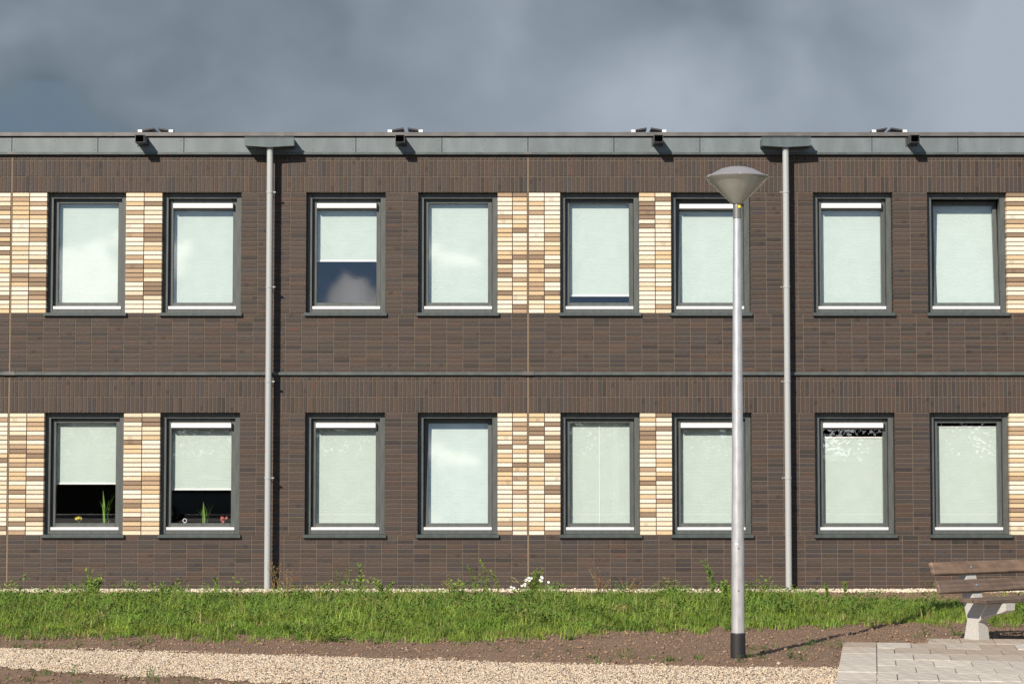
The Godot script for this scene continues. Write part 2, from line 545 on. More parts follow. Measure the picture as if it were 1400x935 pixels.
func make_paving() -> void:
	var bed := MB.new()
	bed.col = Color(0.26, 0.21, 0.155)
	var ux := Vector3(0.9866, 0, 0.163)
	var uz := Vector3(-0.163, 0, 0.9866)
	var o := Vector3(3.10, 0, 9.35)
	bed.quad(o + uz * 6.0, o + ux * 6.0 + uz * 6.0, o + ux * 6.0 - uz * 0.6, o)
	for i in bed.v.size(): bed.v[i].y = -0.012
	var paving := obj("paving", bed, M.soil)
	kind(paving, "structure")
	var w := 0.312
	var dpt := 0.62
	for row in range(-1, 10):
		for k in range(0, 15):
			var a := k * w
			var b := a + w
			var z := row * dpt
			if k >= 1 and row % 2 != 0:
				a -= w / 2; b -= w / 2
				if k == 1: a += w / 2
			if row < 0 and k < 3: continue
			var m := MB.new()
			var c := Color(0.62, 0.57, 0.50) * rng.randf_range(0.93, 1.06)
			var stain := soil_noise.get_noise_2d(a * 0.6 + 3.0, z * 0.5)
			if rng.randf() < 0.12: c = Color(0.68, 0.63, 0.56)
			if z < 1.4 and a < 1.5 and stain > -0.25: c = c.lerp(Color(0.36, 0.26, 0.185), rng.randf_range(0.2, 0.7))
			m.col = c
			var hgt := rng.randf_range(-0.003, 0.004)
			m.round_box(Vector3(a + 0.003, -0.06, z + 0.003), Vector3(b - 0.003, 0.012 + hgt, z + dpt - 0.003), 0.004)
			var p := obj("paver", m, M.paver, paving)
			p.transform = Transform3D(Basis(ux, Vector3.UP, uz), o)

# ---------------------------------------------------------------- building
func dark_tone() -> Color:
	var c := Color(0.078, 0.055, 0.045)
	var t := rng.randf()
	if t < 0.16: c = Color(0.060, 0.049, 0.047)
	elif t < 0.24: c = Color(0.094, 0.056, 0.041)
	elif t < 0.30: c = Color(0.046, 0.036, 0.033)
	return c * rng.randf_range(0.84, 1.15)

func cream_tone() -> Color:
	var t := rng.randf()
	var c := Color(0.86, 0.78, 0.65)
	if t > 0.90: c = Color(0.30, 0.21, 0.14)
	elif t > 0.78: c = Color(0.48, 0.34, 0.22)
	elif t > 0.62: c = Color(0.72, 0.54, 0.33)
	elif t > 0.36: c = Color(0.80, 0.68, 0.50)
	return c * rng.randf_range(0.93, 1.06)

var brick_list := []      # [lo, hi, colour, cream]

func add_brick(x0: float, y0: float, x1: float, y1: float, cream: bool, depth: float) -> void:
	var j := 0.0052
	var dz := rng.randf_range(-0.0015, 0.0015)
	var wob := rng.randf_range(-0.0012, 0.0012)
	brick_list.append([Vector3(x0 + j, y0 + j + wob, -depth), Vector3(x1 - j, y1 - j + wob, dz), cream_tone() if cream else dark_tone(), cream, rng.randf() if rng.randf() < (0.05 if cream else 0.10) else -1.0, 0.8 if cream else (0.62 if rng.randf() < 0.65 else 1.5)])

func stretchers(x0: float, x1: float, y0: float, rows: int, cream: bool, left_open: bool, right_open: bool) -> void:
	var cols := maxi(1, roundi((x1 - x0) / 0.2222))
	var w := (x1 - x0) / cols
	for r in rows:
		for k in cols:
			var a := x0 + k * w
			var b := a + w
			var deep := (k == 0 and left_open) or (k == cols - 1 and right_open)
			add_brick(a - (0.005 if k == 0 and left_open else 0.0), y0 + r * COURSE, b + (0.005 if k == cols - 1 and right_open else 0.0), y0 + (r + 1) * COURSE, cream, 0.098 if deep else 0.03)

func soldiers(x0: float, x1: float, y0: float, hgt: float, low_open: bool) -> void:
	var cols := maxi(1, roundi((x1 - x0) / 0.05925))
	var w := (x1 - x0) / cols
	for k in cols:
		add_brick(x0 + k * w, y0, x0 + (k + 1) * w, y0 + hgt, false, 0.098 if low_open else 0.03)

func spans() -> Array:         # facade between module joints
	var e := [WALL_L, JOINT0 - MODULE, JOINT0, JOINT0 + MODULE, WALL_R]
	var out := []
	for i in 4: out.append([e[i] + (0.009 if i > 0 else 0.0), e[i + 1] - (0.009 if i < 3 else 0.0)])
	return out

func piers() -> Array:         # [x0, x1, cream, left side at a window, right side at a window]
	var out := []
	var cream_after := [true, true, false, false, true, true, false, false, true]
	var half := OPEN_W / 2
	out.append([WALL_L, WINDOW_X[0] - half, false, false, true])
	for i in WINDOW_X.size() - 1:
		var a: float = WINDOW_X[i] + half
		var b: float = WINDOW_X[i + 1] - half
		var cut := -99.0
		for j in [JOINT0 - MODULE, JOINT0, JOINT0 + MODULE]:
			if j > a and j < b: cut = j
		if cut > -90.0:
			out.append([a, cut - 0.009, cream_after[i], true, false])
			out.append([cut + 0.009, b, cream_after[i], false, true])
		else:
			out.append([a, b, cream_after[i], true, true])
	out.append([WINDOW_X[9] + half, WALL_R, false, true, false])
	return out

func make_building() -> void:
	var bld := base("modular_building")
	tag(bld, "long two-storey flat-roofed building of dark brown brick with cream brick panels", "building")
	# --- wall body: the mortar bed behind the bricks
	var wall := base("brick_wall", Vector3.ZERO, 0, bld)
	var back := -0.30
	var mz := -0.0065
	for zone in [[-0.3, Z1], [Z2 + 0.004, Z4], [Z5 - 0.004, Z6], [Z7 + 0.004, Z9 + 0.02]]:
		var body := MB.new()
		body.box(Vector3(WALL_L, zone[0], back), Vector3(WALL_R, zone[1], mz))
		obj("mortar_band", body, M.mortar, wall)
	var gap := MB.new()
	gap.box(Vector3(WALL_L, Z4, back), Vector3(WALL_R, Z5 - 0.004, -0.03))
	obj("mortar_band", gap, M.mortar, wall)
	for p in piers():
		for zone in [[Z1, Z2 + 0.004], [Z6, Z7 + 0.004]]:
			var a: float = p[0] + (0.006 if p[3] else (0.0 if p[0] == WALL_L else -0.009))
			var b: float = p[1] - (0.006 if p[4] else (0.0 if p[1] == WALL_R else -0.009))
			var pier := MB.new()
			pier.box(Vector3(a, zone[0] + 0.001, back), Vector3(b, zone[1] - 0.001, -0.0125 if p[2] else mz))
			obj("mortar_pier", pier, M.dark_mortar if p[2] else M.mortar, wall)
	# --- bricks
	for s in spans():
		stretchers(s[0], s[1], 0.0, 12, false, false, false)
		stretchers(s[0], s[1], Z5, 13, false, false, false)
		for y in [Z2, Z7]:
			soldiers(s[0], s[1], y, SOLDIER, true)
			soldiers(s[0], s[1], y + SOLDIER, SOLDIER, false)
			soldiers(s[0], s[1], y + 2 * SOLDIER, 0.0617, false)
	for p in piers():
		for y in [Z1, Z6]:
			stretchers(p[0], p[1], y, 27, p[2], p[3], p[4])
	# the 300 dark and the 300 cream bricks nearest the camera are bricks of their own, the others one mesh of each colour
	var eye := Vector3(0, 1.6, 30)
	for cream in [false, true]:
		var mine := brick_list.filter(func(b): return b[3] == cream)
		mine.sort_custom(func(a, b): return ((a[0] + a[1]) / 2).distance_squared_to(eye) < ((b[0] + b[1]) / 2).distance_squared_to(eye))
		var rest := MB.new()
		for i in mine.size():
			var b: Array = mine[i]
			if i < 300:
				var one := MB.new()
				one.col = b[2]
				var mid: Vector3 = Vector3((b[0].x + b[1].x) / 2, b[0].y, 0)
				one.face_box(b[0] - mid, b[1] - mid, 0.003, b[4], b[5])
				var o := obj("cream_brick" if cream else "brick", one, M.cream if cream else M.brick, wall)
				o.position = mid
			else:
				rest.col = b[2]
				rest.face_box(b[0], b[1], 0.003, b[4], b[5])
		kind(obj("cream_brickwork" if cream else "dark_brickwork", rest, M.cream if cream else M.brick, wall), "stuff")
	# --- module joints filled with sealant
	for j in [JOINT0 - MODULE, JOINT0, JOINT0 + MODULE]:
		var m := MB.new()
		for zone in [[0.0, Z4], [Z5, Z9]]:
			m.box(Vector3(j - 0.0075, zone[0], -0.02), Vector3(j + 0.0075, zone[1], -0.004))
		obj("expansion_joint", m, M.sealant, wall)
	# --- trim strip at floor level, in lengths with cover plates
	var e := [WALL_L, JOINT0 - MODULE, JOINT0, JOINT0 + MODULE, WALL_R]
	for i in 4:
		var m := MB.new()
		m.face_box(Vector3(e[i] + 0.01, Z4 + 0.008, -0.03), Vector3(e[i + 1] - 0.01, Z5 - 0.006, 0.038), 0.008)
		obj("floor_trim", m, M.trim, bld)
	for i in [1, 2, 3]:
		var m := MB.new()
		m.face_box(Vector3(e[i] - 0.075, Z4 + 0.010, 0.0), Vector3(e[i] + 0.085, Z5 + 0.004, 0.043), 0.004)
		obj("trim_cover", m, M.cap, bld)
	# --- fascia: backing, panels with screws, lower trim, coping
	var fb := MB.new()
	fb.box(Vector3(WALL_L, Z9 + 0.001, -0.30), Vector3(WALL_R, 6.205, 0.008))
	obj("fascia_backing", fb, M.fascia_back, bld)
	var pw := MODULE / 6.0
	for k in range(-8, 9):
		var a := JOINT0 + k * pw
		var lo := maxf(a, WALL_L)
		var hi := minf(a + pw, WALL_R)
		if hi <= lo: continue
		var m := MB.new()
		m.col = Color(0.158, 0.190, 0.205) * rng.randf_range(0.95, 1.04)
		m.face_box(Vector3(lo + 0.004, 5.992, 0.008), Vector3(hi - 0.004, 6.192, 0.03), 0.002)
		var panel := obj("fascia_panel", m, M.fascia, bld)
		var sc := MB.new()
		for x in [lo + 0.04, (lo + hi) / 2, hi - 0.04]:
			for y in [6.03, 6.155]:
				sc.tube(Vector3(x, y, 0.029), Vector3(x, y, 0.0325), 0.0065, 0.005, 8)
		obj("screws", sc, M.spout, panel)
	for i in 4:
		var m := MB.new()
		m.face_box(Vector3(e[i] + 0.006, 5.958, -0.02), Vector3(e[i + 1] - 0.006, 5.99, 0.05), 0.004)
		obj("fascia_trim", m, M.trim, bld)
		if i > 0:
			var t := MB.new()
			t.box(Vector3(e[i] - 0.06, 5.962, 0.01), Vector3(e[i] + 0.06, 5.997, 0.0525))
			obj("trim_cover", t, M.cap, bld)
	var clen := 2.37
	var cx := WALL_L
	var first := true
	while cx < WALL_R - 0.01:
		var nx := minf(cx + (1.4 if first else clen), WALL_R)
		first = false
		var m := MB.new()
		m.face_box(Vector3(cx + 0.003, 6.212, -0.34), Vector3(nx - 0.003, 6.268, 0.058), 0.004)
		obj("coping", m, M.cap, bld)
		if nx < WALL_R - 0.1:
			var cl := MB.new()
			cl.box(Vector3(nx - 0.04, 6.2125, -0.33), Vector3(nx + 0.04, 6.2705, 0.061))
			obj("coping_cover", cl, M.cap, bld)
		cx = nx
	# --- shell: roof, floors, back and side walls
	var r := MB.new()
	r.box(Vector3(WALL_L, 5.95, -10.0), Vector3(WALL_R, 6.10, -0.3005))
	obj("roof", r, M.roof, bld)
	var sh := MB.new()
	sh.box(Vector3(WALL_L, -0.2, -10.25), Vector3(WALL_R, 6.2, -10.0005))
	sh.box(Vector3(WALL_L - 0.3, -0.2, -10.0), Vector3(WALL_L - 0.0005, 6.2, -0.001))
	sh.box(Vector3(WALL_R + 0.0005, -0.2, -10.0), Vector3(WALL_R + 0.3, 6.2, -0.001))
	obj("outer_wall", sh, M.dark_mortar, bld)
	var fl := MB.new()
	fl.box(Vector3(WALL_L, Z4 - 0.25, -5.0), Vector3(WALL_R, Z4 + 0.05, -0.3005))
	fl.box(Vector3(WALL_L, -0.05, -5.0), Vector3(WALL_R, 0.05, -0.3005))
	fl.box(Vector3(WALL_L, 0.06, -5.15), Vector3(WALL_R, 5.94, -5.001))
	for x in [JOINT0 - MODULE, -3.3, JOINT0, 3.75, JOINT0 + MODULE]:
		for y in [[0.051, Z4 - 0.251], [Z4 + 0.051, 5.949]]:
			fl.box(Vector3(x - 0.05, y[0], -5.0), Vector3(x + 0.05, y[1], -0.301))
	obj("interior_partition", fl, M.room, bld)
	# --- windows
	# vent, height of blind top, of blind bottom (0: whole), tilt of the sash in degrees
	var up := [[0, 0, 0, 0], [0, 0, 0, 0], [1, 0, 0, 0], [1, 0, 4.527, 0], [0, 0, 0, 0], [0, 0, 4.045, 0.6], [1, 0, 0, 2.6], [1, 0, 0, 0], [0, 0, 0, 5.0], [0, 0, 0, 0]]
	var low := [[0, 0, 0, 0], [0, 0, 1.452, 0], [1, 0, 1.372, 0], [1, 0, 0, 0], [0, 0, 0, 2.6], [0, 0, 0, 0], [1, 0, 0, 0], [1, 2.065, 0, 0], [0, 2.215, 0, 0], [0, 0, 0, 0]]
	for i in WINDOW_X.size():
		make_window(bld, WINDOW_X[i], Z6, up[i])
		make_window(bld, WINDOW_X[i], Z1, low[i])
	make_downpipe(bld, -3.315)
	make_downpipe(bld, 3.75)
	for x in [-8.6, -5.08, -1.53, 2.0, 5.5, 9.0]: make_spout(bld, x)

func make_window(bld: Node3D, x: float, y: float, how: Array) -> void:
	var w := base("window", Vector3(x, y, 0), 0, bld)
	var hw := OPEN_W / 2 - 0.001
	var top := 27 * COURSE
	var fw := 0.072
	var fb := 0.062          # frame height at the bottom, above the sill
	var zf := -0.098         # frame front
	var zs := -0.165         # sash front
	# frame
	var f := MB.new()
	f.face_box(Vector3(-hw, 0.012, -0.24), Vector3(-hw + fw, top - 0.001, zf), 0.004)
	f.face_box(Vector3(hw - fw, 0.012, -0.24), Vector3(hw, top - 0.001, zf), 0.004)
	f.face_box(Vector3(-hw + fw, top - fw, -0.24), Vector3(hw - fw, top - 0.001, zf), 0.004)
	f.face_box(Vector3(-hw + fw, 0.012, -0.24), Vector3(hw - fw, fb, zf), 0.004)
	obj("frame", f, M.frame, w)
	# sill with a turned-down lip
	var s := MB.new()
	s.hexa([Vector3(-hw - 0.022, -0.034, 0.042), Vector3(hw + 0.022, -0.034, 0.042), Vector3(hw + 0.022, -0.034, 0.002), Vector3(-hw - 0.022, -0.034, 0.002),
		Vector3(-hw - 0.022, 0.008, 0.042), Vector3(hw + 0.022, 0.008, 0.042), Vector3(hw + 0.022, 0.0105, 0.002), Vector3(-hw - 0.022, 0.0105, 0.002)])
	s.hexa([Vector3(-hw, 0.0012, 0.0018), Vector3(hw, 0.0012, 0.0018), Vector3(hw, 0.0012, -0.12), Vector3(-hw, 0.0012, -0.12),
		Vector3(-hw, 0.009, 0.0018), Vector3(hw, 0.009, 0.0018), Vector3(hw, 0.0118, -0.12), Vector3(-hw, 0.0118, -0.12)])
	obj("sill", s, M.sill, w)
	# aluminium drip rail in front of the foot of the sash
	var d := MB.new()
	d.face_box(Vector3(-hw + fw + 0.004, fb + 0.004, -0.16), Vector3(hw - fw - 0.004, fb + 0.045, zf - 0.012), 0.004)
	obj("drip_rail", d, M.alu, w)
	# sash, vent, glazing and blind swing together about the foot of the sash
	var sx := hw - fw - 0.003
	var s0 := fb + 0.004
	var s1 := top - fw - 0.003
	var gx := sx - 0.058
	var g0 := s0 + 0.095
	var g1 := s1 - 0.058
	var swing := Transform3D(Basis(Vector3.RIGHT, -deg_to_rad(how[3])), Vector3(0, s0, zs))
	var off := -Vector3(0, s0, zs)
	var sa := MB.new()
	var o := off
	sa.face_box(Vector3(-sx, s0 + (0.046 if how[3] < 1.0 else 0.0), zs - 0.07) + o, Vector3(-gx, s1, zs) + o, 0.004)
	sa.face_box(Vector3(gx, s0 + (0.046 if how[3] < 1.0 else 0.0), zs - 0.07) + o, Vector3(sx, s1, zs) + o, 0.004)
	sa.face_box(Vector3(-gx, g1, zs - 0.07) + o, Vector3(gx, s1, zs) + o, 0.004)
	sa.face_box(Vector3(-gx, s0 + 0.005, zs - 0.07) + o, Vector3(gx, g0, zs) + o, 0.004)
	var sash := obj("sash", sa, M.frame, w)
	sash.transform = swing
	if how[0]:
		var v := MB.new()
		v.face_box(Vector3(-gx, g1 - 0.066, zs - 0.06) + o, Vector3(gx, g1 - 0.002, zs + 0.045) + o, 0.005)
		obj("vent", v, M.white, w).transform = swing
		var v2 := MB.new()
		v2.box(Vector3(-gx, g1 - 0.088, zs - 0.06) + o, Vector3(gx, g1 - 0.0665, zs + 0.036) + o)
		v2.box(Vector3(gx - 0.0005, g1 - 0.09, zs + 0.0005) + o, Vector3(gx + 0.014, g1 - 0.004, zs + 0.043) + o)
		obj("vent_housing", v2, M.gasket, w).transform = swing
		g1 -= 0.088
	var gl := MB.new()
	for z in [zs - 0.022, zs - 0.046]:
		gl.box(Vector3(-gx + 0.001, g0 + 0.001, z - 0.004) + o, Vector3(gx - 0.001, g1 - 0.001, z) + o)
	obj("glass", gl, M.glass, w).transform = swing
	# pleated blind
	var b1: float = (how[1] - y) if how[1] > 0 else g1 + 0.02
	var b0: float = (how[2] - y) if how[2] > 0 else g0 - 0.02
	var zb := zs - 0.085
	var bl := MB.new()
	var n := roundi((b1 - b0) / 0.0125)
	for i in n:
		var ya := lerpf(b0, b1, float(i) / n)
		var yb := lerpf(b0, b1, float(i + 1) / n)
		var za := zb + (0.0009 if i % 2 == 0 else -0.0009)
		var zc := zb + (-0.0009 if i % 2 == 0 else 0.0009)
		bl.quad(Vector3(-gx - 0.006, ya, za) + o, Vector3(gx + 0.006, ya, za) + o, Vector3(gx + 0.006, yb, zc) + o, Vector3(-gx - 0.006, yb, zc) + o)
	obj("blind", bl, M.blind, w).transform = swing
	var br := MB.new()
	if how[2] > 0: br.round_box(Vector3(-gx - 0.006, b0 - 0.022, zb - 0.012) + o, Vector3(gx + 0.006, b0, zb + 0.012) + o, 0.003)
	if how[1] > 0: br.round_box(Vector3(-gx - 0.006, b1, zb - 0.012) + o, Vector3(gx + 0.006, b1 + 0.02, zb + 0.012) + o, 0.003)
	if br.v.size() > 0: obj("blind_rail", br, M.rail, w).transform = swing
	if absf(x - 1.207) < 0.01 and y < 2.0:
		var cd := MB.new()
		cd.tube(Vector3(0, b0, zb + 0.001) + o, Vector3(0, b1, zb + 0.001) + o, 0.005, 0.005, 8)
		obj("blind_cord", cd, M.white, w).transform = swing
	# inner window board
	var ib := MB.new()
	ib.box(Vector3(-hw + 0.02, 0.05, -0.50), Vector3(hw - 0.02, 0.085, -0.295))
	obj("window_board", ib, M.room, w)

func make_downpipe(bld: Node3D, x: float) -> void:
	var p := base("downpipe", Vector3(x, 0, 0), 0, bld)
	var z := 0.185
	var a := MB.new()
	a.tube(Vector3(0, -0.05, z), Vector3(0, 5.99, z), 0.043, 0.043, 28)
	for y in [0.75, 3.0, 3.35]: a.tube(Vector3(0, y, z), Vector3(0, y + 0.012, z), 0.0445, 0.0445, 28)
	obj("pipe", a, M.pipe, p)
	var c := MB.new()
	c.tube(Vector3(0, 5.985, z), Vector3(0, 6.03, z), 0.0465, 0.0465, 28)
	obj("pipe_collar", c, M.pipe, p)
	for y in [1.52, 2.83, 4.12, 5.42]:
		var b := MB.new()
		b.tube(Vector3(0, y - 0.012, z), Vector3(0, y + 0.012, z), 0.0475, 0.0475, 28)
		var sd := 1.0 if x < 0 else -1.0
		b.box(Vector3(0.045 * sd - 0.006, y - 0.008, z - 0.012), Vector3(0.045 * sd + 0.028, y + 0.008, z + 0.012))
		b.tube(Vector3(0.075 * sd, y, z - 0.016), Vector3(0.075 * sd, y, z + 0.016), 0.009, 0.009, 8)
		b.tube(Vector3(0, y, -0.01), Vector3(0, y, z - 0.04), 0.006, 0.006, 8)
		obj("bracket", b, M.pipe, p)
	# gutter outlet box: front plate whose lower edge dips to the middle, open sides, bottom trough
	var h := MB.new()
	var fz := 0.275
	var wd := 0.335
	for q in [[-wd, 0.0, 6.048, 6.028], [0.0, wd, 6.028, 6.048]]:
		h.hexa([Vector3(q[0], q[2], fz), Vector3(q[1], q[3], fz), Vector3(q[1], q[3], fz - 0.008), Vector3(q[0], q[2], fz - 0.008),
			Vector3(q[0], 6.158, fz), Vector3(q[1], 6.158, fz), Vector3(q[1], 6.158, fz - 0.008), Vector3(q[0], 6.158, fz - 0.008)])
		h.hexa([Vector3(q[0], q[2], fz - 0.008), Vector3(q[1], q[3], fz - 0.008), Vector3(q[1], q[3], 0.0305), Vector3(q[0], q[2], 0.0305),
			Vector3(q[0], q[2] + 0.008, fz - 0.008), Vector3(q[1], q[3] + 0.008, fz - 0.008), Vector3(q[1], q[3] + 0.008, 0.0305), Vector3(q[0], q[2] + 0.008, 0.0305)])
	h.box(Vector3(-wd, 6.057, 0.0305), Vector3(-wd + 0.008, 6.15, fz - 0.009))
	h.box(Vector3(wd - 0.008, 6.057, 0.0305), Vector3(wd, 6.15, fz - 0.009))
	h.box(Vector3(-wd - 0.004, 6.1585, fz - 0.03), Vector3(wd + 0.004, 6.166, fz + 0.006))
	obj("gutter_box", h, M.hopper, p)

func make_spout(bld: Node3D, x: float) -> void:
	var m := MB.new()
	var w := 0.062
	var z0 := 0.0305
	var z1 := 0.33
	m.box(Vector3(x - w, 6.085, z0), Vector3(x + w, 6.091, z1))
	m.box(Vector3(x - w, 6.184, z0), Vector3(x + w, 6.19, z1))
	m.box(Vector3(x - w, 6.0915, z0), Vector3(x - w + 0.006, 6.1835, z1))
	m.box(Vector3(x + w - 0.006, 6.0915, z0), Vector3(x + w, 6.1835, z1))
	m.box(Vector3(x - w + 0.007, 6.092, z0 + 0.0005), Vector3(x + w - 0.007, 6.183, z0 + 0.01))
	m.box(Vector3(x - w - 0.018, 6.07, z0), Vector3(x - w - 0.0005, 6.19, z0 + 0.006))
	m.box(Vector3(x + w + 0.0005, 6.07, z0), Vector3(x + w + 0.018, 6.19, z0 + 0.006))
	obj("overflow_spout", m, M.spout, bld)

func make_roof_panels() -> void:
	var where := ["above the left gutter spout", "above the spout right of the left downpipe", "above the spout behind the lamp's left", "above the spout at the right end"]
	var i := 0
	for x in [-5.02, -1.5, 1.93, 5.32]:
		for s in [-1.0, 1.0]:
			var o := base("roof_panel", Vector3(x, 6.10, -0.75))
			tag(o, "%s tilted roof panel of the pair %s" % ["left" if s < 0 else "right", where[i]], "roof panel", "tilted panels along the roof edge")
			var m := MB.new()
			var a: float = 0.03 * s
			var b: float = 0.25 * s
			var q := [Vector3(a, 0.322, 0.1), Vector3(b, 0.285, 0.1), Vector3(b, 0.285, -1.2), Vector3(a, 0.322, -1.2), Vector3(a, 0.345, 0.1), Vector3(b, 0.305, 0.1), Vector3(b, 0.305, -1.2), Vector3(a, 0.345, -1.2)]
			if s < 0: q = [q[1], q[0], q[3], q[2], q[5], q[4], q[7], q[6]]
			m.hexa(q)
			obj("panel", m, M.solar, o)
			var e := MB.new()
			var lo: float = minf(0.251 * s, 0.185 * s)
			e.box(Vector3(lo, 0.275, 0.1005), Vector3(lo + 0.06, 0.309, 0.122))
			obj("metal_edge", e, M.alu, o)
			var l := MB.new()
			l.box(Vector3(0.12 * s - 0.02, -0.001, -0.3), Vector3(0.12 * s + 0.02, 0.30, -0.26))
			l.box(Vector3(0.12 * s - 0.02, -0.001, -1.0), Vector3(0.12 * s + 0.02, 0.30, -0.96))
			obj("support", l, M.collar, o)
		i += 1

# ---------------------------------------------------------------- lamp post
func make_lamp() -> void:
	var o := base("lamp_post", Vector3(1.952, -0.02, 10.95))
	o.rotation.z = -0.004
	tag(o, "tall grey metal lamp post with a cone-shaped lamp in front of the building", "lamp post")
	var p := MB.new()
	p.lathe([Vector2(0.056, 0.2), Vector2(0.055, 1.0), Vector2(0.0545, 1.002), Vector2(0.034, 3.86)], Vector3.ZERO, 48)
	obj("pole", p, M.pole, o)
	var s := MB.new()
	s.lathe([Vector2(0.066, -0.05), Vector2(0.0645, 0.225), Vector2(0.060, 0.236), Vector2(0.0, 0.236)], Vector3.ZERO, 40)
	obj("base_sleeve", s, M.rubber, o)
	# service door with two screws
	var d := MB.new()
	for i in 8:
		var a0 := deg_to_rad(52 + i * 8.0)
		var a1 := deg_to_rad(52 + (i + 1) * 8.0)
		for q in [[0.62, 0.94]]:
			var r := 0.0565
			d.quad_n(Vector3(cos(a1) * r, q[0], sin(a1) * r), Vector3(cos(a0) * r, q[0], sin(a0) * r), Vector3(cos(a0) * r, q[1], sin(a0) * r), Vector3(cos(a1) * r, q[1], sin(a1) * r), Vector3(cos(a1), 0, sin(a1)), Vector3(cos(a0), 0, sin(a0)), Vector3(cos(a0), 0, sin(a0)), Vector3(cos(a1), 0, sin(a1)))
	var door := obj("service_door", d, M.pole, o)
	for y in [0.60, 0.965]:
		var k := MB.new()
		k.tube(Vector3(0, y, 0.053), Vector3(0, y, 0.0605), 0.008, 0.007, 10)
		obj("screw", k, M.collar, door)
	var c := MB.new()
	c.lathe([Vector2(0.0, 3.828), Vector2(0.036, 3.828), Vector2(0.037, 3.83), Vector2(0.037, 3.945), Vector2(0.034, 3.955), Vector2(0.0, 3.955)], Vector3.ZERO, 32)
	obj("collar", c, M.collar, o)
	var y := MB.new()
	y.box(Vector3(0.004, 3.92, 0.034), Vector3(0.026, 3.942, 0.0385))
	obj("yellow_sticker", y, M.yellow, o)
	# outer cone of clear plastic, inner cone, domed cap with rim and clips
	var g := MB.new()
	g.lathe([Vector2(0.047, 3.955), Vector2(0.10, 4.008), Vector2(0.262, 4.172), Vector2(0.27, 4.184)], Vector3.ZERO, 56)
	obj("clear_cone", g, M.diffuser, o)
	var inn := MB.new()
	inn.lathe([Vector2(0.0, 3.957), Vector2(0.042, 3.957), Vector2(0.06, 3.972), Vector2(0.238, 4.176), Vector2(0.0, 4.178)], Vector3.ZERO, 48)
	obj("lamp_body", inn, M.reflector, o)
	var cap := MB.new()
	cap.lathe([Vector2(0.0, 4.181), Vector2(0.262, 4.181), Vector2(0.274, 4.186), Vector2(0.275, 4.194), Vector2(0.268, 4.2), Vector2(0.235, 4.214), Vector2(0.195, 4.236), Vector2(0.145, 4.262), Vector2(0.085, 4.279), Vector2(0.03, 4.286), Vector2(0.0, 4.287)], Vector3.ZERO, 56)
	var cp := obj("lamp_cap", cap, M.lamp_cap, o)
	for a in [20.0, 90.0, 160.0, 250.0, 320.0]:
		var k := MB.new()
		var u := Vector3(cos(deg_to_rad(a)), 0, sin(deg_to_rad(a)))
		k.tube(u * 0.2725 + Vector3.UP * 4.181, u * 0.268 + Vector3.UP * 4.203, 0.005, 0.004, 8)
		obj("clip", k, M.pipe, cp)

# ---------------------------------------------------------------- bench
func prism(m: MB, poly: PackedVector2Array, half0: Callable) -> void:   # poly in the (x, y) plane, thickness along z given per height
	var idx := Geometry2D.triangulate_polygon(poly)
	var ccw := not Geometry2D.is_polygon_clockwise(poly)
	var P := func(i: int, s: float) -> Vector3:
		return Vector3(poly[i].x, poly[i].y, s * half0.call(poly[i]))
	for t in range(0, idx.size(), 3):
		var a: int = idx[t]
		var b: int = idx[t + 1]
		var c: int = idx[t + 2]
		var area := (poly[b] - poly[a]).cross(poly[c] - poly[a])
		if area < 0:
			var tmp := b; b = c; c = tmp
		m.tri(P.call(a, 1.0), P.call(b, 1.0), P.call(c, 1.0))
		m.tri(P.call(a, -1.0), P.call(c, -1.0), P.call(b, -1.0))
	var n := poly.size()
	for i in n:
		var j := (i + 1) % n
		if ccw: m.quad(P.call(i, 1.0), P.call(i, -1.0), P.call(j, -1.0), P.call(j, 1.0))
		else: m.quad(P.call(j, 1.0), P.call(j, -1.0), P.call(i, -1.0), P.call(i, 1.0))

